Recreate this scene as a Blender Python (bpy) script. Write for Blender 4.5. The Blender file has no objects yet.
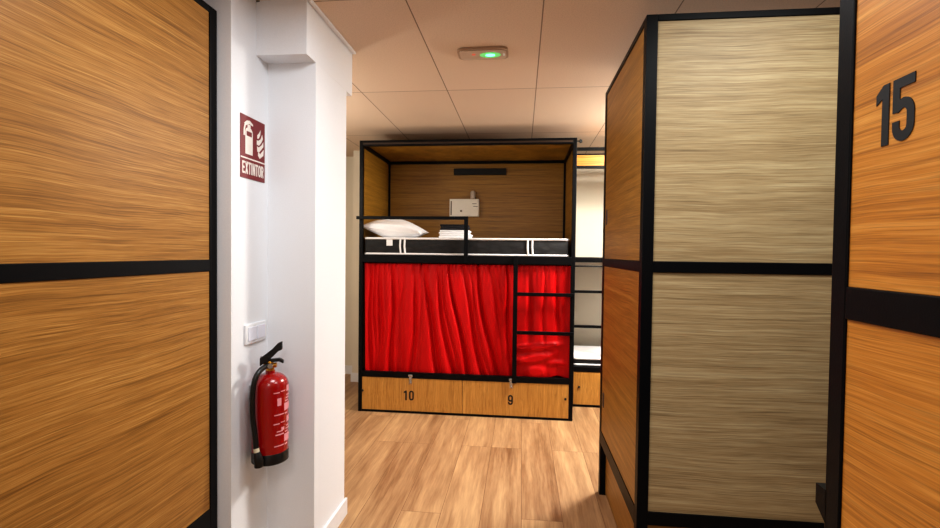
import bpy, bmesh, math, random
from mathutils import Vector, Matrix
PI = math.pi
random.seed(7)
SC = bpy.context.scene
COL = SC.collection

# ------------------------------------------------------------------ materials
MATS = {}
def lin(r, g, b):
    f = lambda c: c / 12.92 if c <= .04045 else ((c + .055) / 1.055) ** 2.4
    return (f(r / 255), f(g / 255), f(b / 255), 1)

def base_mat(name):
    m = bpy.data.materials.new(name); m.use_nodes = True
    nt = m.node_tree; bs = nt.nodes['Principled BSDF']
    MATS[name] = m
    return m, nt, bs

def plain(name, col, rough=.5, metal=0., emit=None, estr=0., bump=0., bscale=60., coat=0., sheen=0.):
    m, nt, bs = base_mat(name)
    bs.inputs['Base Color'].default_value = col
    bs.inputs['Roughness'].default_value = rough
    bs.inputs['Metallic'].default_value = metal
    if coat: bs.inputs['Coat Weight'].default_value = coat
    if sheen: bs.inputs['Sheen Weight'].default_value = sheen
    if emit:
        bs.inputs['Emission Color'].default_value = emit
        bs.inputs['Emission Strength'].default_value = estr
    # faint procedural mottling so that no surface is dead flat
    tc = nt.nodes.new('ShaderNodeTexCoord')
    nz = nt.nodes.new('ShaderNodeTexNoise'); nz.inputs['Scale'].default_value = bscale; nz.inputs['Detail'].default_value = 4
    nt.links.new(tc.outputs['Object'], nz.inputs['Vector'])
    mx = nt.nodes.new('ShaderNodeMix'); mx.data_type = 'RGBA'; mx.blend_type = 'MULTIPLY'
    mx.inputs[6].default_value = col
    rp = nt.nodes.new('ShaderNodeValToRGB')
    rp.color_ramp.elements[0].color = (.93, .93, .93, 1); rp.color_ramp.elements[1].color = (1.04, 1.04, 1.04, 1)
    nt.links.new(nz.outputs['Fac'], rp.inputs['Fac'])
    nt.links.new(rp.outputs['Color'], mx.inputs[7]); mx.inputs[0].default_value = 1
    nt.links.new(mx.outputs[2], bs.inputs['Base Color'])
    if bump:
        b = nt.nodes.new('ShaderNodeBump'); b.inputs['Strength'].default_value = bump; b.inputs['Distance'].default_value = .002
        nt.links.new(nz.outputs['Fac'], b.inputs['Height']); nt.links.new(b.outputs['Normal'], bs.inputs['Normal'])
    return m

def oak(name, dark, mid, light, along, rough=.42, spec=.5, contrast=1.0):
    """wood veneer; 'along' = mapping scale of the three axes (small = grain direction)"""
    m, nt, bs = base_mat(name); N = nt.nodes.new; L = nt.links.new
    tc = N('ShaderNodeTexCoord'); oi = N('ShaderNodeObjectInfo')
    add = N('ShaderNodeVectorMath'); add.operation = 'MULTIPLY_ADD'
    add.inputs[1].default_value = (1, 1, 1)
    cmb = N('ShaderNodeCombineXYZ')
    mul = N('ShaderNodeMath'); mul.operation = 'MULTIPLY'; mul.inputs[1].default_value = 17.3
    L(oi.outputs['Random'], mul.inputs[0])
    for i in range(3): L(mul.outputs[0], cmb.inputs[i])
    L(tc.outputs['Object'], add.inputs[0]); L(cmb.outputs[0], add.inputs[2])
    # slow warp makes the grain wander
    wz = N('ShaderNodeTexNoise'); wz.inputs['Scale'].default_value = 2.2; wz.inputs['Detail'].default_value = 2
    L(add.outputs[0], wz.inputs['Vector'])
    wm = N('ShaderNodeVectorMath'); wm.operation = 'MULTIPLY_ADD'
    wm.inputs[1].default_value = (.03, .03, .03)
    L(wz.outputs['Color'], wm.inputs[0]); L(add.outputs[0], wm.inputs[2])
    def layer(mult, scale, detail, rough_=.6, lng=None):
        mp = N('ShaderNodeMapping'); mp.inputs['Scale'].default_value = tuple(a * (lng or mult) if a < 2 else a * mult for a in along)
        L(wm.outputs[0], mp.inputs['Vector'])
        n = N('ShaderNodeTexNoise'); n.inputs['Scale'].default_value = scale; n.inputs['Detail'].default_value = detail
        n.inputs['Roughness'].default_value = rough_
        L(mp.outputs[0], n.inputs['Vector']); return n
    a = layer(1, 1.0, 5, .62); b = layer(5, 1.0, 4, .72, 2.6)
    c = layer(15, 1.0, 2, .6, 7)
    s1 = N('ShaderNodeMath'); s1.operation = 'MULTIPLY_ADD'; s1.inputs[1].default_value = .30
    L(a.outputs['Fac'], s1.inputs[0])
    s2 = N('ShaderNodeMath'); s2.operation = 'MULTIPLY_ADD'; s2.inputs[1].default_value = .42
    L(b.outputs['Fac'], s2.inputs[0])
    s3 = N('ShaderNodeMath'); s3.operation = 'MULTIPLY'; s3.inputs[1].default_value = .28
    L(c.outputs['Fac'], s3.inputs[0]); L(s3.outputs[0], s2.inputs[2]); L(s2.outputs[0], s1.inputs[2])
    rp = N('ShaderNodeValToRGB'); cr = rp.color_ramp
    w = .165 / contrast
    cr.elements[0].position = .5 - w; cr.elements[0].color = dark
    cr.elements[1].position = .5 + w; cr.elements[1].color = light
    e = cr.elements.new(.5); e.color = mid
    L(s1.outputs[0], rp.inputs['Fac'])
    d = layer(9, 1.0, 3, .7, 5)          # dark pores
    mr = N('ShaderNodeMapRange'); mr.inputs['From Min'].default_value = .36; mr.inputs['From Max'].default_value = .50
    mr.inputs['To Min'].default_value = .74; mr.inputs['To Max'].default_value = 1.04
    L(d.outputs['Fac'], mr.inputs['Value'])
    pm = N('ShaderNodeMix'); pm.data_type = 'RGBA'; pm.blend_type = 'MULTIPLY'; pm.inputs[0].default_value = 1
    L(rp.outputs['Color'], pm.inputs[6]); L(mr.outputs['Result'], pm.inputs[7]); L(pm.outputs[2], bs.inputs['Base Color'])
    bs.inputs['Roughness'].default_value = rough
    bs.inputs['Specular IOR Level'].default_value = spec
    bp = N('ShaderNodeBump'); bp.inputs['Strength'].default_value = .12; bp.inputs['Distance'].default_value = .001
    L(b.outputs['Fac'], bp.inputs['Height']); L(bp.outputs['Normal'], bs.inputs['Normal'])
    return m

HOR = (.9, .9, 34); VER = (40, 40, 1.2)
oak('oak_left', lin(100, 66, 28), lin(158, 110, 52), lin(196, 150, 84), HOR, spec=.25)
oak('oak_amber', lin(94, 62, 20), lin(148, 102, 38), lin(186, 138, 66), HOR)
oak('oak_gold', lin(150, 90, 26), lin(196, 128, 44), lin(226, 166, 82), HOR)
oak('oak_sheen', lin(118, 94, 62), lin(166, 142, 104), lin(200, 182, 144), HOR, rough=.5, spec=.4)  # same oak made paler: the sheen of light is put into its colour
oak('oak_shaded', lin(100, 70, 18), lin(152, 109, 34), lin(184, 140, 58), HOR)  # panels inside the open bunk, their shade put into the oak colour
oak('oak_drawer', lin(138, 90, 34), lin(188, 134, 62), lin(216, 166, 92), VER)
plain('black_metal', lin(8, 9, 12), .45, .0, bump=.1, bscale=300)
MATS['black_metal'].node_tree.nodes['Principled BSDF'].inputs['Specular IOR Level'].default_value = .14
plain('moulding_brown', lin(52, 32, 16), .6)
plain('black_matte', lin(12, 12, 13), .7)
plain('wall_white', lin(232, 234, 238), .75, bump=.12, bscale=220)
plain('wall_cream', lin(222, 214, 196), .8, bump=.12, bscale=220)
plain('white_gloss', lin(232, 233, 236), .35)
plain('switch_white', lin(224, 226, 238), .3)
plain('sign_red', lin(120, 16, 22), .45)
plain('sign_white', lin(236, 228, 220), .5)
plain('ext_red', lin(150, 5, 10), .25, coat=.4)
plain('ext_print', lin(226, 150, 160), .5)
plain('brass', lin(206, 150, 60), .3, 1.)
plain('chrome', lin(190, 190, 190), .25, 1.)
plain('grey_metal', lin(96, 88, 92), .4, .6)
plain('rubber', lin(16, 16, 17), .35)
plain('hose_ring', lin(196, 186, 160), .5)
plain('linen', lin(246, 246, 248), .85, bump=.25, bscale=90)
plain('towel_white', lin(232, 232, 234), .95, bump=.5, bscale=350)
plain('towel_black', lin(22, 22, 28), .95, bump=.5, bscale=350)
plain('piping_white', lin(232, 232, 234), .7)
plain('box_white', lin(238, 233, 220), .55)
plain('box_shadow', lin(110, 98, 84), .7)
plain('lamp_plastic', lin(196, 180, 164), .35)
plain('diffuser', lin(206, 186, 166), .3)
plain('led_green', (.05, .8, .2, 1), .4, emit=(.08, 1, .28, 1), estr=7)
plain('led_glow', lin(140, 190, 120), .4, emit=(.1, 1, .25, 1), estr=.5)
plain('led_red', lin(220, 110, 90), .4, emit=(1, .2, .12, 1), estr=.35)
plain('light_housing', lin(176, 150, 126), .45)
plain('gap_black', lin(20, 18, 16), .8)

def quilt_mat():
    m, nt, bs = base_mat('mattress_black'); N = nt.nodes.new; L = nt.links.new
    bs.inputs['Base Color'].default_value = lin(26, 26, 27); bs.inputs['Roughness'].default_value = .8
    tc = N('ShaderNodeTexCoord'); mp = N('ShaderNodeMapping'); mp.inputs['Rotation'].default_value = (0, .6, 0); mp.inputs['Scale'].default_value = (14, 14, 24)
    v = N('ShaderNodeTexVoronoi'); v.inputs['Scale'].default_value = 1.0
    L(tc.outputs['Object'], mp.inputs['Vector']); L(mp.outputs[0], v.inputs['Vector'])
    b = N('ShaderNodeBump'); b.inputs['Strength'].default_value = .5; b.inputs['Distance'].default_value = .008; b.invert = True
    L(v.outputs['Distance'], b.inputs['Height']); L(b.outputs['Normal'], bs.inputs['Normal'])
    rp = N('ShaderNodeValToRGB'); rp.color_ramp.elements[0].color = lin(30, 30, 32); rp.color_ramp.elements[1].color = lin(9, 9, 10)
    L(v.outputs['Distance'], rp.inputs['Fac']); L(rp.outputs['Color'], bs.inputs['Base Color'])
quilt_mat()

def curtain_mat():
    m, nt, bs = base_mat('curtain_red'); N = nt.nodes.new; L = nt.links.new
    bs.inputs['Base Color'].default_value = lin(188, 2, 6); bs.inputs['Roughness'].default_value = .5
    bs.inputs['Sheen Weight'].default_value = .0; bs.inputs['Sheen Tint'].default_value = (1, .2, .2, 1)
    bs.inputs['Specular IOR Level'].default_value = .22
    tc = N('ShaderNodeTexCoord')
    mp = N('ShaderNodeMapping'); mp.inputs['Scale'].default_value = (9, 9, 4); mp.inputs['Rotation'].default_value = (0, .25, 0)
    n = N('ShaderNodeTexNoise'); n.inputs['Scale'].default_value = 1; n.inputs['Detail'].default_value = 5
    L(tc.outputs['Object'], mp.inputs['Vector']); L(mp.outputs[0], n.inputs['Vector'])
    b = N('ShaderNodeBump'); b.inputs['Strength'].default_value = .15; b.inputs['Distance'].default_value = .02
    L(n.outputs['Fac'], b.inputs['Height']); L(b.outputs['Normal'], bs.inputs['Normal'])
curtain_mat()

def floor_mat():
    m, nt, bs = base_mat('floor_planks'); N = nt.nodes.new; L = nt.links.new
    tc = N('ShaderNodeTexCoord')
    mp = N('ShaderNodeMapping'); mp.inputs['Rotation'].default_value = (0, 0, PI / 2); mp.inputs['Location'].default_value = (.55, -.019, 0)
    L(tc.outputs['Object'], mp.inputs['Vector'])
    br = N('ShaderNodeTexBrick'); br.inputs['Scale'].default_value = 1
    br.inputs['Brick Width'].default_value = 1.5; br.inputs['Row Height'].default_value = .2225
    br.inputs['Mortar Size'].default_value = .0016; br.inputs['Mortar Smooth'].default_value = .2
    br.offset = .37; br.offset_frequency = 3
    br.inputs['Color1'].default_value = (.0, .0, .0, 1); br.inputs['Color2'].default_value = (1, 1, 1, 1); br.inputs['Mortar'].default_value = (.5, .5, .5, 1)
    L(mp.outputs[0], br.inputs['Vector'])
    off = N('ShaderNodeVectorMath'); off.operation = 'MULTIPLY_ADD'; off.inputs[1].default_value = (3.7, 9.1, 5.3)
    L(br.outputs['Color'], off.inputs[0]); L(tc.outputs['Object'], off.inputs[2])
    wz = N('ShaderNodeTexNoise'); wz.inputs['Scale'].default_value = 2.2; wz.inputs['Detail'].default_value = 2
    L(off.outputs[0], wz.inputs['Vector'])
    wm = N('ShaderNodeVectorMath'); wm.operation = 'MULTIPLY_ADD'; wm.inputs[1].default_value = (.035, .035, .035)
    L(wz.outputs['Color'], wm.inputs[0]); L(off.outputs[0], wm.inputs[2])
    def lay(sc, det):
        q = N('ShaderNodeMapping'); q.inputs['Scale'].default_value = sc
        L(wm.outputs[0], q.inputs['Vector'])
        n = N('ShaderNodeTexNoise'); n.inputs['Scale'].default_value = 1; n.inputs['Detail'].default_value = det; n.inputs['Roughness'].default_value = .65
        L(q.outputs[0], n.inputs['Vector']); return n
    a = lay((13, 1.1, 1), 5); b = lay((75, 4, 1), 3)
    s = N('ShaderNodeMath'); s.operation = 'MULTIPLY_ADD'; s.inputs[1].default_value = .6
    s2 = N('ShaderNodeMath'); s2.operation = 'MULTIPLY_ADD'; s2.inputs[1].default_value = .25
    s3 = N('ShaderNodeMath'); s3.operation = 'MULTIPLY'; s3.inputs[1].default_value = .07
    L(a.outputs['Fac'], s.inputs[0]); L(b.outputs['Fac'], s2.inputs[0]); L(br.outputs['Color'], s3.inputs[0])
    L(s3.outputs[0], s2.inputs[2]); L(s2.outputs[0], s.inputs[2])
    rp = N('ShaderNodeValToRGB'); cr = rp.color_ramp
    cr.elements[0].position = .27; cr.elements[0].color = lin(116, 78, 46)
    cr.elements[1].position = .62; cr.elements[1].color = lin(204, 168, 124)
    e = cr.elements.new(.45); e.color = lin(167, 131, 94)
    L(s.outputs[0], rp.inputs['Fac'])
    mx = N('ShaderNodeMix'); mx.data_type = 'RGBA'; mx.inputs[7].default_value = lin(112, 78, 50)
    L(br.outputs['Fac'], mx.inputs[0]); L(rp.outputs['Color'], mx.inputs[6])
    L(mx.outputs[2], bs.inputs['Base Color'])
    bs.inputs['Roughness'].default_value = .45
    bp = N('ShaderNodeBump'); bp.inputs['Strength'].default_value = .15; bp.inputs['Distance'].default_value = .001
    L(b.outputs['Fac'], bp.inputs['Height']); L(bp.outputs['Normal'], bs.inputs['Normal'])
floor_mat()

def ceiling_mat():
    m, nt, bs = base_mat('ceiling_tiles'); N = nt.nodes.new; L = nt.links.new
    tc = N('ShaderNodeTexCoord')
    mp = N('ShaderNodeMapping'); mp.inputs['Location'].default_value = (.5194 + 6.0, -3.2666 + 12.0, 0)
    L(tc.outputs['Object'], mp.inputs['Vector'])
    br = N('ShaderNodeTexBrick'); br.inputs['Scale'].default_value = 1; br.offset = 0
    br.inputs['Brick Width'].default_value = .6; br.inputs['Row Height'].default_value = 1.2
    br.inputs['Mortar Size'].default_value = .0035; br.inputs['Mortar Smooth'].default_value = .3
    br.inputs['Color1'].default_value = lin(220, 198, 176); br.inputs['Color2'].default_value = lin(224, 202, 180); br.inputs['Mortar'].default_value = lin(138, 116, 98)
    L(mp.outputs[0], br.inputs['Vector'])
    n = N('ShaderNodeTexNoise'); n.inputs['Scale'].default_value = 160; n.inputs['Detail'].default_value = 4
    L(tc.outputs['Object'], n.inputs['Vector'])
    mx = N('ShaderNodeMix'); mx.data_type = 'RGBA'; mx.blend_type = 'MULTIPLY'; mx.inputs[0].default_value = 1
    rp = N('ShaderNodeValToRGB'); rp.color_ramp.elements[0].position = .3; rp.color_ramp.elements[0].color = (.86, .86, .86, 1); rp.color_ramp.elements[1].position = .6
    L(n.outputs['Fac'], rp.inputs['Fac']); L(br.outputs['Color'], mx.inputs[6]); L(rp.outputs['Color'], mx.inputs[7])
    L(mx.outputs[2], bs.inputs['Base Color']); bs.inputs['Roughness'].default_value = .9
    bp = N('ShaderNodeBump'); bp.inputs['Strength'].default_value = .4; bp.inputs['Distance'].default_value = .003; bp.invert = True
    L(br.outputs['Fac'], bp.inputs['Height']); L(bp.outputs['Normal'], bs.inputs['Normal'])
ceiling_mat()

# ------------------------------------------------------------------ mesh helpers
class MB:
    def __init__(s): s.bm = bmesh.new()
    def box(s, x0, x1, y0, y1, z0, z1, bev=.0, seg=2):
        r = bmesh.ops.create_cube(s.bm, size=1)
        vs = r['verts']
        for v in vs:
            v.co = Vector(((x0 + x1) / 2 + v.co.x * (x1 - x0), (y0 + y1) / 2 + v.co.y * (y1 - y0), (z0 + z1) / 2 + v.co.z * (z1 - z0)))
        if bev:
            es = list({e for v in vs for e in v.link_edges})
            bmesh.ops.bevel(s.bm, geom=es, offset=bev, segments=seg, affect='EDGES', profile=.5)
        return s
    def tube(s, pts, r, n=10, caps=True):
        pts = [Vector(p) for p in pts]; rad = r if isinstance(r, (list, tuple)) else [r] * len(pts)
        rings = []; up = None
        for i, p in enumerate(pts):
            t = (pts[min(i + 1, len(pts) - 1)] - pts[max(i - 1, 0)]).normalized()
            if up is None: up = t.orthogonal().normalized()
            up = (up - t * up.dot(t)).normalized(); sd = t.cross(up)
            rings.append([s.bm.verts.new(p + (up * math.cos(2 * PI * k / n) + sd * math.sin(2 * PI * k / n)) * rad[i]) for k in range(n)])
        for a, b in zip(rings, rings[1:]):
            for k in range(n): s.bm.faces.new((a[k], a[(k + 1) % n], b[(k + 1) % n], b[k]))
        if caps:
            s.bm.faces.new(rings[0][::-1]); s.bm.faces.new(rings[-1])
        return s
    def lathe(s, prof, c=(0, 0, 0), n=40):
        rings = []
        for r, z in prof:
            rings.append([s.bm.verts.new((c[0] + r * math.cos(2 * PI * k / n), c[1] + r * math.sin(2 * PI * k / n), c[2] + z)) for k in range(n)])
        for a, b in zip(rings, rings[1:]):
            for k in range(n): s.bm.faces.new((a[k], a[(k + 1) % n], b[(k + 1) % n], b[k]))
        s.bm.faces.new(rings[0][::-1]); s.bm.faces.new(rings[-1])
        return s
    def prism(s, poly, M, h=.001):
        """polygon in a local plane (u,v), extruded h along the normal, placed by matrix M"""
        a = [s.bm.verts.new(M @ Vector((u, v, 0))) for u, v in poly]
        b = [s.bm.verts.new(M @ Vector((u, v, h))) for u, v in poly]
        s.bm.faces.new(a[::-1]); s.bm.faces.new(b); n = len(a)
        for k in range(n): s.bm.faces.new((a[k], a[(k + 1) % n], b[(k + 1) % n], b[k]))
        return s
    def ribbon(s, pts, w, M, closed=False, h=.001):
        P = [Vector((x, y)) for x, y in pts]; n = len(P); L_, R_ = [], []
        for i, p in enumerate(P):
            if closed: a, b = P[i - 1], P[(i + 1) % n]
            else: a, b = P[max(i - 1, 0)], P[min(i + 1, n - 1)]
            d1 = (p - a).normalized() if (p - a).length > 1e-9 else (b - p).normalized()
            d2 = (b - p).normalized() if (b - p).length > 1e-9 else d1
            n1 = Vector((-d1.y, d1.x)); n2 = Vector((-d2.y, d2.x)); m = n1 + n2
            m = m.normalized() if m.length > 1e-6 else n1
            k = w / 2 / max(.5, m.dot(n1))
            L_.append(p + m * k); R_.append(p - m * k)
        rng = range(n) if closed else range(n - 1)
        V = lambda q, z: s.bm.verts.new(M @ Vector((q.x, q.y, z)))
        lt = [V(q, h) for q in L_]; rt = [V(q, h) for q in R_]; lb = [V(q, 0) for q in L_]; rb = [V(q, 0) for q in R_]
        for i in rng:
            j = (i + 1) % n
            s.bm.faces.new((lt[i], rt[i], rt[j], lt[j])); s.bm.faces.new((lt[i], lt[j], lb[j], lb[i])); s.bm.faces.new((rt[j], rt[i], rb[i], rb[j]))
        if not closed:
            s.bm.faces.new((lt[0], lb[0], rb[0], rt[0])); s.bm.faces.new((rt[-1], rb[-1], lb[-1], lt[-1]))
        return s
    def build(s, name, mat, parent=None, smooth=False, label=None):
        bmesh.ops.recalc_face_normals(s.bm, faces=s.bm.faces)
        me = bpy.data.meshes.new(name); s.bm.to_mesh(me); s.bm.free()
        me.materials.append(MATS[mat] if isinstance(mat, str) else mat)
        if smooth:
            for p in me.polygons: p.use_smooth = True
            try: me.set_sharp_from_angle(angle=math.radians(38))
            except Exception: pass
        o = bpy.data.objects.new(name, me); COL.objects.link(o)
        if parent: o.parent = parent
        if label: o['label'] = label
        return o

def tag(o, label, cat, group=None):
    o['label'] = label; o['category'] = cat
    if group: o['group'] = group
    return o
def thing(name, label, cat, loc=(0, 0, 0), rz=0, group=None):
    o = bpy.data.objects.new(name, None); COL.objects.link(o); o.empty_display_size = .1
    o.location = loc; o.rotation_euler = (0, 0, rz)
    return tag(o, label, cat, group)
def struct(name, mb, mat, parent=None):
    o = mb.build(name, mat, parent)
    if not parent: o['kind'] = 'structure'
    return o
def frame_matrix(origin, u, v):
    u, v = Vector(u), Vector(v); n = u.cross(v)
    M = Matrix((u, v, n)).transposed().to_4x4(); M.translation = Vector(origin); return M
def arc(cx, cy, rx, ry, a0, a1, n=10):
    return [(cx + rx * math.cos(math.radians(a0 + (a1 - a0) * i / n)), cy + ry * math.sin(math.radians(a0 + (a1 - a0) * i / n))) for i in range(n + 1)]

# condensed stencil-like numerals in a unit-high box, half as wide
def digit(mb, ch, M, s, ox=0., h=.0012):
    S = Matrix.Translation((ox, 0, 0)) @ Matrix.Diagonal((s, s, 1, 1)); T = M @ S
    w = .16
    if ch == '1':
        mb.prism([(.17, 0), (.34, 0), (.34, 1), (.20, 1), (.02, .87), (.02, .70), (.17, .78)], T, h)
    elif ch == '5':
        mb.ribbon([(.50, .92), (.09, .92), (.09, .47)], w, T, h=h)
        mb.ribbon([(.09, .52), (.18, .575)] + arc(.255, .43, .165, .165, 90, 0, 8) + arc(.255, .245, .165, .165, 0, -180, 14) + [(.09, .33)], w, T, h=h * 1.02)
    elif ch == '0':
        mb.ribbon(arc(.25, .755, .17, .165, 0, 180, 12) + arc(.25, .245, .17, .165, 180, 360, 12), w, T, closed=True, h=h)
    elif ch == '9':
        mb.ribbon(arc(.25, .75, .17, .17, 0, 180, 12) + arc(.25, .57, .17, .165, 180, 360, 12), w, T, closed=True, h=h)
        mb.ribbon([(.42, .68)] + arc(.25, .245, .17, .165, 0, -180, 12) + [(.08, .30)], w, T, h=h * 1.02)
def letter(mb, ch, M, s, ox=0., h=.001):
    T = M @ Matrix.Translation((ox, 0, 0)) @ Matrix.Diagonal((s, s, 1, 1)); w = .17
    if ch == 'E':
        mb.ribbon([(.5, .915), (.085, .915), (.085, .085), (.5, .085)], w, T, h=h); mb.ribbon([(.1, .5), (.44, .5)], w, T, h=h * 1.02)
    elif ch == 'X':
        mb.ribbon([(.07, 0), (.47, 1)], w, T, h=h); mb.ribbon([(.07, 1), (.47, 0)], w, T, h=h * 1.03)
    elif ch == 'T':
        mb.ribbon([(.0, .915), (.54, .915)], w, T, h=h); mb.ribbon([(.27, .9), (.27, 0)], w, T, h=h * 1.02)
    elif ch == 'I': mb.ribbon([(.1, 0), (.1, 1)], w, T, h=h)
    elif ch == 'N':
        mb.ribbon([(.085, 0), (.085, 1)], w, T, h=h); mb.ribbon([(.46, 0), (.46, 1)], w, T, h=h); mb.ribbon([(.1, .95), (.445, .05)], w, T, h=h * 1.03)
    elif ch == 'O':
        mb.ribbon(arc(.27, .72, .185, .195, 0, 180, 10) + arc(.27, .28, .185, .195, 180, 360, 10), w, T, closed=True, h=h)
    elif ch == 'R':
        mb.ribbon([(.085, 0), (.085, .915)] + arc(.3, .715, .155, .2, 90, -90, 8) + [(.1, .515)], w, T, h=h); mb.ribbon([(.28, .5), (.47, 0)], w, T, h=h * 1.03)
ADV = {'I': .3}

# ------------------------------------------------------------------ setting
HC = 2.55
WX = -1.181      # left wall plane carrying the sign
CY0, CY1, CX = 2.136, 2.522, -.949
struct('floor', MB().box(-3.3, 2.55, -2.1, 5.7, -.06, 0), 'floor_planks')
struct('ceiling', MB().box(-3.3, 2.55, -2.1, 5.7, HC, HC + .06), 'ceiling_tiles')
struct('wall_left', MB().box(-3.3, WX, 1.853, CY1, 0, HC), 'wall_white')
struct('wall_left_column', MB().box(WX - .02, CX, CY0, CY1, 0, HC), 'wall_white')
struct('wall_left_capital', MB().box(WX - .02, CX + .0006, CY0 - .098, CY1 + .085, 2.31, HC), 'wall_white')
struct('wall_left_front', MB().box(-3.3, -3.2, -2.1, 1.853, 0, HC), 'wall_white')
struct('wall_left_rear', MB().box(-2.7, -2.6, CY1, 5.46, 0, HC), 'wall_cream')
struct('wall_back', MB().box(-2.7, 2.55, 5.46, 5.56, 0, HC), 'wall_cream')
struct('wall_back_pier', MB().box(-1.85, .45, 5.14, 5.46, 0, HC), 'wall_cream')
struct('wall_right', MB().box(2.45, 2.55, -2.1, 5.46, 0, HC), 'wall_white')
struct('wall_front', MB().box(-3.3, 2.55, -2.1, -2.0, 0, HC), 'wall_white')
# baseboards
struct('baseboard_column', MB().box(CX, CX + .014, CY0 - .014, CY1 + .014, 0, .092, .003), 'white_gloss')
struct('baseboard_left', MB().box(WX, WX + .014, 1.853, CY0, 0, .092, .003), 'white_gloss')
struct('baseboard_column_front', MB().box(WX + .014, CX, CY0 - .014, CY0, 0, .092, .003), 'white_gloss')
struct('baseboard_back', MB().box(-2.6, -1.85, 5.446, 5.46, 0, .10, .003), 'white_gloss')
struct('baseboard_pier', MB().box(-1.864, .45, 5.126, 5.14, 0, .10, .003), 'white_gloss')
struct('baseboard_back_right', MB().box(.45, 2.45, 5.446, 5.46, 0, .10, .003), 'white_gloss')
struct('baseboard_right', MB().box(2.436, 2.45, -2, 5.446, 0, .10, .003), 'white_gloss')
# wall angle along the column and the dark shadow gap by the corner tile
struct('trim_1', MB().box(CX + .004, CX + .022, CY0 - .10, CY1 + .085, HC - .012, HC, .002), 'wall_white')
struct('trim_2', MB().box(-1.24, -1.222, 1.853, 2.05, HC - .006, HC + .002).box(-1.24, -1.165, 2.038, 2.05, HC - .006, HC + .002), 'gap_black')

# ------------------------------------------------------------------ bunk beds
W, DP, HB, P = 1.90, .93, 2.412, .045
def bunk_frame(root, wood, rails, end=None, low=(.315, .395), back_low=None, H=HB, Dp=DP, back=True, ends=True, inside='oak_shaded', guard=True, ladder='right', mid_end=True, Wd=W, P=P, tr=.026):
    """open front is local -y. rails=(z0,z1) of the upper bed rail. Parts are meshes of their own."""
    r0, r1 = rails; l0, l1 = low
    for x in (0, Wd - P):
        for y in (0, Dp - P):
            MB().box(x, x + P, y, y + P, 0, H, .002).build('post', 'black_metal', root)
    t0 = H - tr
    for y in (0, Dp - P):
        MB().box(P, Wd - P, y, y + P, t0, H, .002).build('top_rail', 'black_metal', root)
    for x in (0, Wd - P):
        MB().box(x, x + P, P, Dp - P, t0, H, .002).build('top_rail', 'black_metal', root)
    for x in (0, Wd - P):
        MB().box(x, x + P, P, Dp - P, r0, r1, .002).build('bed_rail', 'black_metal', root)
        MB().box(x, x + P, P, Dp - P, l0, l1, .002).build('bed_rail', 'black_metal', root)
    bl = back_low or low
    MB().box(P, Wd - P, Dp - P, Dp, r0, r1, .002).build('bed_rail', 'black_metal', root)
    MB().box(P, Wd - P, Dp - P, Dp, bl[0], bl[1], .002).build('bed_rail', 'black_metal', root)
    # slatted bases as plain boards
    for z in (r0 - .004, l0 + .004):
        MB().box(P, Wd - P, P, Dp - P, z, z + .02).build('bed_base', 'black_matte', root)

def end_panels(root, x, out, wood, rails, low, H=2.412, Dp=DP, kick=True, P=P, tr=.026):
    """two veneer panels between the posts of one end; out=+1/-1 is the outer side along local x"""
    r0, r1 = rails; l0, l1 = low; q = x + P if out > 0 else x
    xo = q - out * .004
    xs = sorted((xo, xo - out * .018))
    MB().box(xs[0], xs[1], P, Dp - P, r1, H - tr, .0008).build('end_panel', wood, root)
    MB().box(xs[0], xs[1], P, Dp - P, l1, r0, .0008).build('end_panel', wood, root)
    if kick:
        xk = sorted((q - out * .034, q - out * .044))
        MB().box(xk[0], xk[1], P, Dp - P, .012, l0, .0008).build('kick_panel', wood, root)

# ---- A: near left bunk, only its end panel shows
A = thing('bunk_bed', 'oak-veneered bunk bed end close on the left, beside the white wall', 'bunk bed', (-1.237 - W, 1.846 - DP, 0), group='pod bunk beds')
railsA, lowA = (1.362, 1.409), (.315, .4)
bunk_frame(A, 'oak_left', railsA, low=lowA)
end_panels(A, W - P, 1, 'oak_left', railsA, lowA)
MB().box(P, W - P, DP - .02, DP - .005, railsA[1], HB - .026).build('back_panel', 'oak_left', A)
MB().box(P, W - P, DP - .02, DP - .005, lowA[1], railsA[0]).build('back_panel', 'oak_left', A)
MB().box(P, W - P, P, DP - P, HB - .02, HB - .004).build('top_panel', 'oak_left', A)

# ---- B: right bunk; its back, coloured pale for the sheen, faces the camera
DB = .958
B = thing('bunk_bed', 'bunk bed with oak back panels coloured pale for the sheen in black frame, right of the aisle', 'bunk bed', (.486 + W, 2.975, 0), PI, group='pod bunk beds')
railsB, lowB = (1.377, 1.4226), (.315, .39)
bunk_frame(B, 'oak_amber', railsB, low=lowB, Dp=DB, back_low=(.338, .393))
end_panels(B, W - P, 1, 'oak_amber', railsB, lowB, Dp=DB)
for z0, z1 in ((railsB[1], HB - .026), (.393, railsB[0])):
    MB().box(P, W - P, DB - .02, DB - .006, z0, z1, .0008).build('back_panel', 'oak_sheen', B, label='oak back panel with the pale sheen in its colour')
MB().box(P, W - P, DB - .044, DB - .034, .012, .338, .0008).build('kick_panel', 'oak_amber', B)
MB().box(P, W - P, P, DB - P, HB - .02, HB - .004).build('top_panel', 'oak_amber', B)
for zc in (1.664, .592):   # small grey finger pulls near the far edge of the end panels
    M = frame_matrix((W - .004, .105, zc), (0, 1, 0), (0, 0, 1))
    MB().ribbon(arc(0, .028, .012, .014, 0, 180, 8) + arc(0, -.028, .012, .014, 180, 360, 8), .006, M, closed=True, h=.004).build('finger_pull', 'grey_metal', B)

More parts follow.
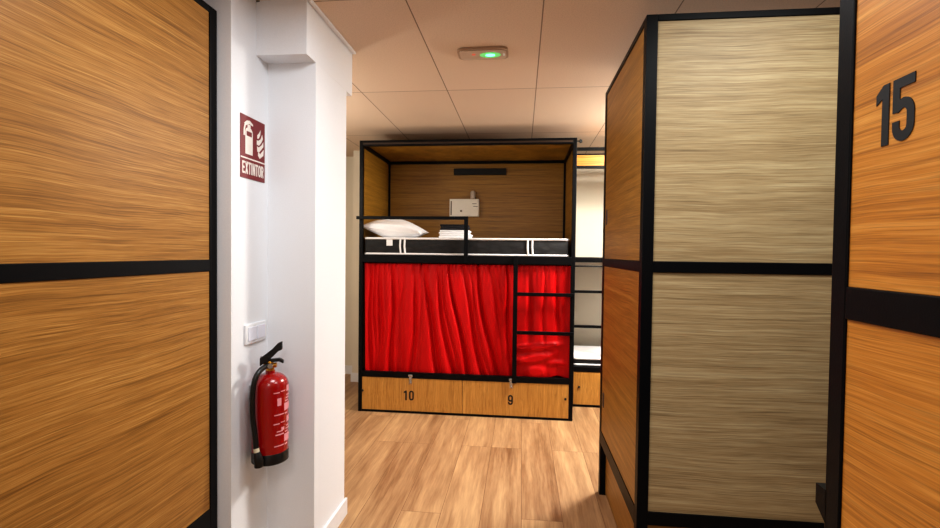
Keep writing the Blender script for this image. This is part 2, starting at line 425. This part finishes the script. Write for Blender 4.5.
# ---- C: near right bunk end with the number 15
C = thing('bunk_bed', 'golden oak bunk bed end numbered 15, nearest on the right', 'bunk bed', (.5 + W, .838, 0), PI, group='pod bunk beds')
railsC, lowC = (1.3534, 1.4034), (.315, .395)
bunk_frame(C, 'oak_gold', railsC, low=lowC, P=.035)
end_panels(C, W - .035, 1, 'oak_gold', railsC, lowC, P=.035)
MB().box(P, W - P, DP - .02, DP - .006, railsC[1], HB - .026).build('back_panel', 'oak_gold', C)
MB().box(P, W - P, DP - .02, DP - .006, lowC[1], railsC[0]).build('back_panel', 'oak_gold', C)
MB().box(P, W - P, P, DP - P, HB - .02, HB - .004).build('top_panel', 'oak_gold', C)
mb = MB(); M = frame_matrix((W - .004, .083, 1.606), (0, 1, 0), (0, 0, 1))
MC = M @ Matrix.Diagonal((.86, .97, 1, 1))
digit(mb, '1', MC, .088, .0); digit(mb, '5', MC, .088, .037)
mb.build('bed_number', 'black_matte', C, label='black numerals 15')
mb = MB(); My = frame_matrix((W - .0, 0, 0), (0, -1, 0), (0, 0, 1))
mb.prism([(-.004, 1.068), (.024, 1.068), (.024, 1.035), (-.004, 1.012)], My, .02)
mb.build('latch', 'black_metal', C)

# ---- D: the bunk across the end of the aisle
WD, PD = 1.910, .033
D = thing('bunk_bed', 'open bunk bed at the aisle end with red curtain and drawers 10 and 9', 'bunk bed', (-1.453, 4.194, 0), group='pod bunk beds')
RD, LD, HD = (1.352, 1.418), (.318, .368), 2.437
bunk_frame(D, 'oak_shaded', RD, low=LD, H=HD, Wd=WD, P=PD, tr=.05)
MB().box(PD, WD - PD, 0, PD, RD[0], RD[1], .002).build('bed_rail', 'black_metal', D)
MB().box(PD, WD - PD, 0, PD, LD[0], LD[1], .002).build('bed_rail', 'black_metal', D)
for x0 in (.002, WD - .012):
    MB().box(x0, x0 + .01, PD, DP - PD, RD[1], HD - .05, .0008).build('end_panel', 'oak_shaded', D)
    MB().box(x0, x0 + .01, PD, DP - PD, LD[1], RD[0], .0008).build('end_panel', 'oak_shaded', D)
MB().box(PD, WD - PD, DP - .022, DP - .006, RD[1], HD - .05, .0008).build('back_panel', 'oak_shaded', D)
MB().box(PD, WD - PD, DP - .022, DP - .006, LD[1], RD[0], .0008).build('back_panel', 'oak_shaded', D)
MB().box(PD, WD - PD, PD, DP - PD, HD - .02, HD - .004).build('top_panel', 'oak_shaded', D)
MB().box(PD, WD - PD, -.0025, .001, HD - .036, HD - .022).build('top_moulding', 'moulding_brown', D, label='thin brown strip let into the black top rail')
# guard rail: bar and its end stile
g = MB().box(-.018, .985, -.03, 0, 1.734, 1.762, .003)
g.box(.951, .985, -.03, 0, 1.352, 1.735, .003)
g.build('guard_rail', 'black_metal', D)
# ladder
MB().box(1.385, 1.423, -.03, .0, .318, 1.42, .003).build('ladder_stile', 'black_metal', D)
for z in (1.078, .744):
    MB().box(1.423, WD - .002, -.028, -.003, z, z + .03, .003).build('ladder_rung', 'black_metal', D)
MB().tube([(PD, .062, 1.338), (WD - PD, .062, 1.338)], .006, 8).build('curtain_rod', 'black_metal', D)
# base runner and two drawers
MB().box(PD, WD - PD, .004, .03, 0, .02, .001).build('base_rail', 'black_metal', D)
for i, (x0, x1, num, nx, hx, kx) in enumerate(((PD + .002, .950, '10', .419, .482, .055), (.953, WD - PD - .002, '9', 1.352, 1.378, WD - P - .002))):
    d = MB().box(x0, x1, .004, .022, .022, LD[0] - .002, .001).build('drawer', 'oak_drawer', D, label='wooden drawer front numbered ' + num)
    mb = MB(); M = frame_matrix((nx, .004, .118), (1, 0, 0), (0, 0, 1))
    digit(mb, num[0], M, .088, 0)
    if len(num) > 1: digit(mb, num[1], M, .088, .05)
    mb.build('drawer_number', 'black_matte', d)
    mb = MB().box(hx - .013, hx + .013, -.004, .004, .27, .345, .002)
    mb.box(hx - .02, hx + .02, -.006, .0035, .33, .352, .002)
    mb.tube([(hx - .009, -.012, .262), (hx - .009, -.012, .28), (hx, -.012, .29), (hx + .009, -.012, .28), (hx + .009, -.012, .262)], .0025, 6)
    mb.build('hasp', 'chrome', d, True)
    MB().tube([(kx - .015, .005, .19), (kx - .015, -.006, .19)], [.011, .009], 14).build('drawer_knob', 'black_matte', d, True)
# things screwed to the back panel
yb = DP - .022
MB().box(.726, 1.28, yb - .035, yb, 2.268, 2.335, .004).build('light_bar', 'black_matte', D, label='long black reading light bar')
bx = MB().box(.688, 1.0, yb - .05, yb, 1.828, 2.012, .004).build('wall_box', 'box_white', D, label='white wall box with a tiny keyhole')
MB().box(.714, .992, yb - .054, yb - .05, 1.836, 1.998, .002).build('box_door', 'box_white', bx)
MB().box(.700, .711, yb - .052, yb - .049, 1.842, 1.990).build('box_slot', 'box_shadow', bx)
MB().tube([(.812, yb - .053, 1.885), (.812, yb - .058, 1.885)], .011, 12).build('keyhole', 'box_shadow', bx)
MB().box(.93, .975, yb - .055, yb - .053, 1.958, 1.964).box(.94, .99, yb - .055, yb - .053, 1.93, 1.936).build('box_vent', 'box_shadow', bx)
lp = MB().tube([(.955, yb - .02, 2.012), (.955, yb - .02, 2.028), (.945, yb - .045, 2.04)], .012, 10).build('reading_lamp', 'black_matte', D, True, label='small reading lamp with pale head on the white box')
MB().lathe([(.016, -.045), (.026, -.04), (.027, .025), (.02, .04)], (.935, yb - .045, 2.055), 20).build('lamp_head', 'lamp_plastic', lp, True)
MB().tube([(WD, .015, 2.41), (WD + .02, .015, 2.41), (WD + .024, .015, 2.41), (WD + .045, .015, 2.41)], [.006, .006, .018, .012], 12).build('bolt', 'black_matte', D, True)

# ---- E: bunk beyond, glimpsed in the gap on the right
E = thing('bunk_bed', 'open bunk bed without curtain, glimpsed behind the red-curtained one', 'bunk bed', (.458, 4.60, 0), group='pod bunk beds')
RE, LE, HE, DE = (1.372, 1.412), (.335, .382), 2.442, .85
bunk_frame(E, 'oak_gold', RE, low=LE, H=HE, Dp=DE)
for rr in (RE, LE):
    MB().box(P, W - P, 0, P, rr[0], rr[1], .002).build('bed_rail', 'black_metal', E)
MB().box(P, W - P, .002, P, 2.370, 2.383, .001).box(P, W - P, .002, P, 2.248, 2.272, .001).build('fascia_rail', 'black_metal', E)
MB().box(P, W - P, .008, .024, 2.272, 2.370).build('fascia_board', 'oak_gold', E)
MB().tube([(P, .02, 1.332), (W - P, .02, 1.332)], .007, 8).build('curtain_rod', 'black_metal', E)
MB().box(.40, .436, -.03, 0, .335, 1.412, .003).build('ladder_stile', 'black_metal', E)
for z in (1.082, .755):
    MB().box(.003, .40, -.028, -.003, z, z + .025, .003).build('ladder_rung', 'black_metal', E)
MB().box(P, W - P, .004, .03, 0, .022, .001).build('base_rail', 'black_metal', E)
for x0, x1, kx in ((P + .002, .948, .10), (.952, W - P - .002, W - .1)):
    d = MB().box(x0, x1, .004, .022, .024, LE[0] - .002, .001).build('drawer', 'oak_drawer', E)
    MB().tube([(kx, .005, .19), (kx, -.006, .19)], [.011, .009], 14).build('drawer_knob', 'black_matte', d, True)

# ------------------------------------------------------------------ bedding
def mattress(label, loc, w, d, h, stripes, tag_x):
    o = thing('mattress', label, 'mattress', loc, 0, 'mattresses on the bunks')
    MB().box(0, w, 0, d, .012, h - .012, .012, 3).build('border', 'mattress_black', o, True, label='black quilted side band')
    mb = MB().box(.004, w - .004, .004, d - .004, h - .02, h, .008, 3); mb.build('top_cover', 'linen', o, True, label='white top cover')
    for z in (.010, h - .010):
        k = .016; pts = [(k, 0, z), (w - k, 0, z), (w, k, z), (w, d - k, z), (w - k, d, z), (k, d, z), (0, d - k, z), (0, k, z), (k, 0, z)]
        MB().tube(pts, .0095, 10).build('piping', 'piping_white', o, True, label='white piping')
    for x in stripes:
        for dx in (0, .04):
            MB().tube([(x + dx + .006, -.001, .012), (x + dx, -.005, h * .5), (x + dx + .002, -.001, h - .012)], .0085, 8).build('handle_strap', 'piping_white', o, True, label='white vertical strap')
    if tag_x is not None:
        MB().box(tag_x, tag_x + .055, -.004, .002, h - .075, h - .012, .001).build('care_tag', 'piping_white', o)
    return o
mattress('black-sided white mattress on the upper bunk, under the pillow', (-1.405, 4.212, 1.4181), 1.805, .85, .158, (.325, 1.455), .20)
mattress('mattress with white top on the lower bunk in the far right gap', (.51, 4.65, .383), 1.79, .60, .078, (.30, 1.40), None)

def pillow():
    bm = bmesh.new(); nu, nv = 36, 22; L_, Wd, T = .56, .40, .19
    grid = {}
    for side in (1, -1):
        for i in range(nu + 1):
            for j in range(nv + 1):
                u = -1 + 2 * i / nu; v = -1 + 2 * j / nv
                edge = (i in (0, nu) or j in (0, nv))
                if side == -1 and edge: grid[side, i, j] = grid[1, i, j]; continue
                prof = max(0, 1 - u * u) ** .72 * max(0, 1 - abs(v) ** 3) ** .7
                pinch = 1 - .10 * (1 - abs(u)) * abs(v) ** 3
                x = u * L_ / 2 * (1 - .07 * (1 - v * v) * 0); y = v * Wd / 2 * pinch
                x *= 1 - .06 * (1 - abs(v)) * abs(u) ** 3 * -1 * 0
                z = side * T / 2 * prof * (1 if side > 0 else .8) + .006 * math.sin(5 * u + 2 * v) * prof + .004 * math.sin(9 * v - 4 * u) * prof
                z += .004 * u * u
                grid[side, i, j] = bm.verts.new((x, y, z))
    for side in (1, -1):
        for i in range(nu):
            for j in range(nv):
                f = [grid[side, i, j], grid[side, i + 1, j], grid[side, i + 1, j + 1], grid[side, i, j + 1]]
                try: bm.faces.new(f if side > 0 else f[::-1])
                except ValueError: pass
    mb = MB(); mb.bm.free(); mb.bm = bm
    o = mb.build('pillow', 'linen', None, True)
    tag(o, 'white pillow lying at the left end of the upper bunk mattress', 'pillow')
    o.location = (-1.185, 4.44, 1.652); o.rotation_euler = (math.radians(4), math.radians(7), math.radians(-3))
    s = MB()
    s.tube([(-.26, -.04, .083), (-.1, -.05, .089), (.05, -.055, .09), (.14, -.04, .083)], .004, 6).build('seam', 'linen', o, True)
pillow()

def folded(name, label, mat, x, y, z, w, d, h, cat, group=None, n=2):
    bm = MB()
    t = h / n
    for k in range(n):
        o_ = .004 * ((k % 2) * 2 - 1)
        bm.box(-w / 2 + o_, w / 2 + o_, -d / 2, d / 2, k * t, (k + 1) * t + .001, min(t * .45, .012), 3)
    o = bm.build(name, mat, None, True); tag(o, label, cat, group); o.location = (x, y, z)
    return o
zt = 1.577
folded('folded_towel', 'white folded towel at the bottom of the stack on the upper bunk', 'towel_white', -.605, 4.42, zt, .285, .22, .036, 'towel', 'folded towels on the upper bunk')
folded('folded_towel', 'white folded towel directly under the black one in the stack', 'towel_white', -.612, 4.42, zt + .037, .27, .21, .034, 'towel', 'folded towels on the upper bunk')
folded('folded_towel', 'black folded towel on top of the towel stack', 'towel_black', -.612, 4.42, zt + .072, .25, .2, .052, 'towel', 'folded towels on the upper bunk', 3)

# ------------------------------------------------------------------ curtain
def curtain():
    bm = bmesh.new(); nu, nv = 420, 90
    x0, x1 = .034, 1.876; zt_, zb = 1.343, .345
    rnd = random.Random(4); folds = []
    # valleys: position at the rod, at the hem, half width, depth
    for a, b in ((.085, .075), (.185, .167), (.29, .285), (.393, .355), (.51, .466), (.575, .73), (.69, .85), (.81, .99), (.93, 1.13), (1.06, 1.24), (1.19, 1.315), (1.31, 1.38), (1.52, 1.50), (1.64, 1.67), (1.76, 1.77)):
        folds.append((a, b, rnd.uniform(.016, .027), rnd.uniform(.028, .058) * (1 if a < 1.35 else .6), rnd.uniform(-.3, .6)))
        if rnd.random() < .45: folds.append((a + .05, b + .055 + rnd.uniform(-.01, .01), rnd.uniform(.010, .018), rnd.uniform(.008, .02), rnd.uniform(-.3, .3)))
    hor = [(.735, .10, .022, .035, 1.42, 1.77), (.845, .17, .03, .045, 1.42, 1.70), (.93, -.05, .05, .03, 1.50, 1.66), (.86, -.1, .025, .022, 1.69, 1.82)]
    V = {}
    for i in range(nu + 1):
        for j in range(nv + 1):
            u = i / nu; v = j / nv; X = x0 + (x1 - x0) * u
            y = .0
            for (a, b, w, d, k) in folds:
                c = a + (b - a) * (v ** 1.3) + .012 * math.sin(6 * v + a * 20)
                ww = w * (.7 + .7 * v)
                y += (1 - .75 * (X > 1.41) / (1 + math.exp((.6 - v) * 25))) * d * (.4 + .6 * min(1, v * 2.5)) * (1 + k * (v - .5)) * math.exp(-((X - c) / ww) ** 2)
            # tight gathers at the rod
            y += .006 * math.sin(X * 150 + 2 * math.sin(X * 23)) * math.exp(-v * 14)
            y += .004 * math.sin(X * 61 + v * 4) * math.exp(-v * 3)
            # sagging creases behind the ladder
            for (vc, sl, wv, d, a, b) in hor:
                if a - .1 < X < b + .1:
                    m = 1 / (1 + math.exp(-(X - a) / .025)) / (1 + math.exp((X - b) / .025))
                    y -= d * m * math.exp(-((v - vc + sl * (X - a) + .005 * math.sin(X * 13)) / wv) ** 2)
            z = zt_ + (zb - zt_) * v
            if v > .5:
                z += (v - .5) * 2 * (.006 * math.sin(X * 19) + .012 * max(0, (X - 1.45)) * 2)
                if X > 1.66: z += (v - .5) * 2 * .02 * (1 - math.cos((X - 1.66) * 24)) * .5
            edge = .012 * v * math.exp(-u * 40)
            y += .008 * math.sin(X * 14 + 1.5 * v)
            em = min(1, (X - x0) / .05, (x1 - X) / .05)
            V[i, j] = bm.verts.new((X + edge, .030 + max(-.026, y * (.15 + .85 * em)), z))
    for i in range(nu):
        for j in range(nv): bm.faces.new((V[i, j], V[i + 1, j], V[i + 1, j + 1], V[i, j + 1]))
    mb = MB(); mb.bm.free(); mb.bm = bm
    o = mb.build('curtain', 'curtain_red', None, True)
    sh = o.modifiers.new('thickness', 'SOLIDIFY'); sh.thickness = .002
    o.location = (-1.446, 4.194 + .005, 0)
    tag(o, 'bright red satin curtain drawn across the lower bunk', 'curtain')
curtain()

# ------------------------------------------------------------------ sign
def sign():
    y0, y1, z0, z1 = 1.915, 2.105, 1.757, 2.024; w = y1 - y0; h = z1 - z0
    M = frame_matrix((WX, y0, z0), (0, 1, 0), (0, 0, 1))
    root = MB().prism([(0, 0), (w, 0), (w, h), (0, h)], M, .003).build('fire_extinguisher_sign', 'sign_red')
    tag(root, 'dark red sign with white extinguisher and flame reading EXTINTOR, on the white wall', 'sign')
    N = frame_matrix((WX + .003, y0, z0), (0, 1, 0), (0, 0, 1))
    mb = MB(); mb.ribbon([(0, .086), (w, .086)], .006, N, h=.0006); mb.build('divider_line', 'sign_white', root)
    mb = MB(); x = .012; s = .052; total = sum(ADV.get(c, .62) for c in 'EXTINTOR'); k = (w - .02) / (total * s)
    S = N @ Matrix.Translation((.011, .019, 0)) @ Matrix.Diagonal((k, 1, 1, 1)); ox = 0
    for c in 'EXTINTOR':
        letter(mb, c, S, s, ox); ox += ADV.get(c, .62) * s
    mb.build('lettering', 'sign_white', root, label='white capital letters EXTINTOR')
    mb = MB()
    # cylinder
    cx = .062
    body = [(cx - .028, .104), (cx + .028, .104), (cx + .028, .198)] + arc(cx, .198, .028, .022, 0, 180, 10)[1:] + [(cx - .028, .198)]
    mb.prism(body[:-1], N, .0008)
    mb.prism([(cx - .011, .216), (cx + .011, .216), (cx + .011, .232), (cx - .011, .232)], N, .0009)
    mb.prism([(cx - .03, .222), (cx + .002, .236), (cx + .03, .232), (cx + .03, .240), (cx + .004, .25), (cx - .016, .247), (cx - .036, .233)], N, .0010)
    mb.ribbon([(cx - .03, .226), (cx - .036, .205), (cx - .037, .18)], .009, N, h=.0008)
    mb.build('extinguisher_pictogram', 'sign_white', root)
    mb = MB(); mb.prism([(cx - .020, .182), (cx + .020, .182), (cx + .020, .202), (cx - .020, .202)], N, .0014); mb.build('pictogram_label', 'sign_red', root)
    mb = MB(); fx = .147
    fl = [[(0, 0), (.03, .02), (.034, .05), (.018, .036), (.004, .022), (-.012, .03), (-.014, .012)],
          [(-.02, .03), (-.004, .03), (.012, .045), (.03, .062), (.03, .085), (.014, .066), (-.008, .052), (-.022, .054)],
          [(-.024, .062), (-.006, .06), (.012, .078), (.026, .098), (.02, .118), (.008, .094), (-.012, .082), (-.024, .082)],
          [(-.02, .09), (-.008, .094), (.004, .112), (.006, .135), (-.006, .118), (-.02, .106)]]
    for f in fl: mb.prism([(fx + a, .102 + b * .95) for a, b in f], N, .0008)
    mb.build('flame_pictogram', 'sign_white', root)
sign()

# ------------------------------------------------------------------ switch
def switch():
    y0, y1, z0, z1 = 1.944, 2.108, 1.038, 1.126
    root = MB().box(WX, WX + .010, y0, y1, z0, z1, .004, 3).build('light_switch', 'white_gloss', None, True)
    tag(root, 'white double light switch plate on the wall above the extinguisher', 'light switch')
    m = (y0 + y1) / 2
    for a, b in ((y0 + .016, m - .003), (m + .003, y1 - .016)):
        MB().box(WX + .009, WX + .0135, a, b, z0 + .014, z1 - .014, .002).build('rocker', 'switch_white', root)
switch()

# ------------------------------------------------------------------ extinguisher
def extinguisher():
    cx, cy, zb = -1.092, 2.0, .524; r = .0755
    root = thing('fire_extinguisher', 'red fire extinguisher with black hose hung in the corner of the white wall', 'fire extinguisher', (cx, cy, zb))
    H = .408
    prof = [(r * .9, .035), (r, .042), (r, H - .075)]
    for k in range(1, 10):
        a = PI / 2 * k / 9
        prof.append((.02 + (r - .02) * math.cos(a), H - .075 + .052 * math.sin(a)))
    prof += [(.02, H - .01)]
    body = MB().lathe(prof, n=48).build('cylinder', 'ext_red', root, True)
    MB().lathe([(r * .93, 0), (r + .0015, .004), (r + .0015, .046), (r * .99, .05)], n=48).build('base_ring', 'rubber', root, True, label='black plastic foot ring')
    v = MB().lathe([(.017, H - .014), (.017, H + .004), (.013, H + .008), (.013, H + .03), (.010, H + .034)], n=20)
    v.tube([(-.026, -.006, H + .012), (.026, .006, H + .012)], [.011, .011], 12)
    v.build('valve', 'brass', root, True, label='brass valve neck')
    g = MB().tube([(.012, -.018, H + .014), (.016, -.03, H + .014)], .011, 14).build('pressure_gauge', 'chrome', root, True)
    # levers
    d = Vector((1, .25, 0)).normalized(); n = Vector((-d.y, d.x, 0))
    def lever(pts, w, t, name):
        mb = MB(); secs = []
        for (s, z, ww) in pts:
            c = d * s + Vector((0, 0, z))
            secs.append([mb.bm.verts.new(c + n * a * ww / 2 + Vector((0, 0, b * t / 2))) for a, b in ((-1, -1), (1, -1), (1, 1), (-1, 1))])
        for a, b in zip(secs, secs[1:]):
            for k in range(4): mb.bm.faces.new((a[k], a[(k + 1) % 4], b[(k + 1) % 4], b[k]))
        mb.bm.faces.new(secs[0][::-1]); mb.bm.faces.new(secs[-1])
        bmesh.ops.bevel(mb.bm, geom=list(mb.bm.edges), offset=.002, segments=2, affect='EDGES')
        mb.build(name, 'rubber', root, True)
    lever([(-.042, H + .026, .02), (-.02, H + .042, .026), (.01, H + .066, .026), (.034, H + .092, .024), (.05, H + .098, .02)], 0, .036, 'squeeze_lever')
    lever([(-.02, H + .03, .024), (.018, H + .034, .024), (.04, H + .036, .022), (.056, H + .026, .018)], 0, .014, 'carry_handle')
    MB().tube([(-.03, -.012, H + .03), (-.04, -.014, H + .04), (-.035, -.014, H + .052), (-.02, -.012, H + .05)], .0022, 6).build('safety_pin', 'chrome', root, True)
    # hose
    raw = [(.0, -.014, H + .012), (-.010, -.045, H + .008), (-.018, -.078, H - .015), (-.025, -.092, H - .06), (-.029, -.093, H - .13), (-.027, -.092, H - .20), (-.018, -.093, H - .26), (-.010, -.096, .085)]
    pts = []
    for i in range(len(raw) - 1):
        p0 = Vector(raw[max(i - 1, 0)]); p1 = Vector(raw[i]); p2 = Vector(raw[i + 1]); p3 = Vector(raw[min(i + 2, len(raw) - 1)])
        for k in range(6):
            t = k / 6
            pts.append(.5 * ((2 * p1) + (p2 - p0) * t + (2 * p0 - 5 * p1 + 4 * p2 - p3) * t * t + (3 * p1 - p0 - 3 * p2 + p3) * t ** 3))
    pts.append(Vector(raw[-1]))
    h = MB().tube(pts, .0115, 14).build('hose', 'rubber', root, True)
    MB().tube([(-.010, -.096, .088), (-.006, -.098, .072)], .0125, 14).build('hose_collar', 'hose_ring', h, True)
    MB().tube([(-.006, -.098, .073), (-.002, -.099, .055), (.003, -.099, .035), (.004, -.099, .012)], [.014, .018, .020, .018], 16).build('nozzle', 'rubber', h, True)
    # printed instructions: pale bars and blocks bent round the cylinder
    cam = math.atan2(-cy, -cx); 
    mb = MB()
    def patch(a0, a1, z0, z1):
        # a: degrees to the right of the line of sight
        n_ = max(2, int(abs(a1 - a0) / 5)); rr = r + .0006; prev = None
        for i in range(n_ + 1):
            th = cam + math.radians(a0 + (a1 - a0) * i / n_)
            p = [mb.bm.verts.new((rr * math.cos(th), rr * math.sin(th), z)) for z in (z0, z1)]
            if prev: mb.bm.faces.new((prev[0], p[0], p[1], prev[1]))
            prev = p
    rn = random.Random(3)
    for base in (.19, .055):
        o = base + .02
        patch(12, 46, o + .004, o + .009); patch(50, 66, o + .002, o + .008)
        patch(48, 100, o + .018, o + .05)
        patch(22, 36, o + .045, o + .078) if base > .1 else patch(16, 46, o + .052, o + .058)
        if base < .1: patch(20, 42, o + .066, o + .071); patch(36, 48, o + .07, o + .084)
        for k in range(3): patch(52 + 3 * k, 70 + 8 * k, o + .056 + .012 * k, o + .062 + .012 * k)
        patch(10, 30, o + .10, o + .105); patch(34, 52, o + .104, o + .108); patch(60, 100, o + .098, o + .125)
    for k in range(4): patch(55, 100, .09 + .0012 * k, .0905 + .0012 * k)
    mb.build('printed_instructions', 'ext_print', body, label='pale printed instructions')
    # wall bracket behind
    b = MB().box(-.0888, -.072, -.02, .02, .27, .33, .002); b.box(-.082, -.03, -.012, .012, .30, .308, .001)
    b.build('wall_bracket', 'chrome', root)
extinguisher()

# ------------------------------------------------------------------ emergency light on the ceiling
def elight():
    x0, x1, y0, y1 = -.365, -.088, 2.59, 2.735; cx, cy = (x0 + x1) / 2, (y0 + y1) / 2
    root = thing('emergency_light', 'flat emergency light with glowing green lamp on the tiled ceiling', 'emergency light', (cx, cy, HC))
    hw, hd = (x1 - x0) / 2, (y1 - y0) / 2
    def rounded(hw, hd, r, z0, z1):
        poly = arc(hw - r, hd - r, r, r, 0, 90, 8) + arc(-hw + r, hd - r, r, r, 90, 180, 8) + arc(-hw + r, -hd + r, r, r, 180, 270, 8) + arc(hw - r, -hd + r, r, r, 270, 360, 8)
        return MB().prism(poly, Matrix.Translation((0, 0, z0)), z1 - z0)
    rounded(hw, hd, .035, -.012, 0).build('housing', 'light_housing', root)
    rounded(hw - .012, hd - .014, .028, -.016, -.0115).build('diffuser', 'diffuser', root)
    MB().prism(arc(.04, 0, .058, .036, 0, 360, 24)[:-1], Matrix.Translation((0, 0, -.0172)), .0012).build('green_glow', 'led_glow', root)
    MB().prism(arc(.04, .0, .026, .016, 0, 360, 20)[:-1], Matrix.Translation((0, 0, -.0182)), .0012).build('green_lamp', 'led_green', root)
    MB().prism(arc(-.05, -.012, .011, .011, 0, 360, 16)[:-1], Matrix.Translation((0, 0, -.0172)), .0012).build('red_indicator', 'led_red', root)
    MB().prism(arc(.115, 0, .006, .018, 0, 360, 16)[:-1], Matrix.Translation((0, 0, -.0172)), .0012).build('test_button', 'white_gloss', root)
elight()

# ------------------------------------------------------------------ lights
def area(name, loc, size, power, col, size_y=None, rot=(0, 0, 0)):
    l = bpy.data.lights.new(name, 'AREA'); l.energy = power; l.color = col; l.size = size
    if size_y: l.shape = 'RECTANGLE'; l.size_y = size_y
    o = bpy.data.objects.new(name, l); COL.objects.link(o); o.location = loc; o.rotation_euler = rot
    return o
def glow(name, loc, power, col, r=.10):
    l = bpy.data.lights.new(name, 'POINT'); l.energy = power; l.color = col; l.shadow_soft_size = r
    o = bpy.data.objects.new(name, l); COL.objects.link(o); o.location = loc
area('ceiling_lamp_rear', (1.25, 3.7, HC - .02), .45, 100, (1, .97, .92), .45)
area('ceiling_lamp_bay', (1.0, 1.3, HC - .02), .6, 19, (.95, 1, .97), .6)
area('ceiling_lamp_aisle', (-.25, 1.4, HC - .02), .6, 26, (.93, .97, 1), .6)
area('ceiling_lamp_front', (-.3, -.6, HC - .02), .6, 20, (1, .97, .93), .6)
glow('fill_rear', (1.3, 3.85, 2.35), 75, (1, .94, .85))  # added point light that lifts the ceiling over the rear gap
glow('fill_side', (-2.0, 3.3, 2.0), 28, (1, .94, .85))  # unseen fill added behind the column for ceiling, floor and bunk front
glow('fill_front', (-.2, -.5, 1.9), 15, (1, .95, .9))  # added fill behind the camera, throws light up to the ceiling
w = bpy.data.worlds.new('world'); SC.world = w; w.use_nodes = True
w.node_tree.nodes['Background'].inputs[0].default_value = (.9, .95, 1, 1); w.node_tree.nodes['Background'].inputs[1].default_value = .05

# ------------------------------------------------------------------ camera (solved from the photograph's vanishing lines)
cam = bpy.data.cameras.new('camera'); co = bpy.data.objects.new('camera', cam); COL.objects.link(co)
R_ = Vector((0.9942322801265823, 0.10660245394837113, 0.011751168728374036))
U_ = Vector((-0.014270967012196708, 0.022905358315210088, 0.9996357757008242))
F_ = Vector((-0.10629446201394548, 0.9940378571124125, -0.024294566728564122))
Mx = Matrix((R_, U_, -F_)).transposed().to_4x4(); Mx.translation = Vector((0, 0, 1.45))
co.matrix_world = Mx
cam.sensor_fit = 'HORIZONTAL'; cam.sensor_width = 36; cam.lens = 481.157 / 940 * 36; cam.clip_start = .01
SC.camera = co
SC.view_settings.view_transform = 'Standard'
SC.view_settings.look = 'Medium High Contrast'
SC.view_settings.exposure = -0.3
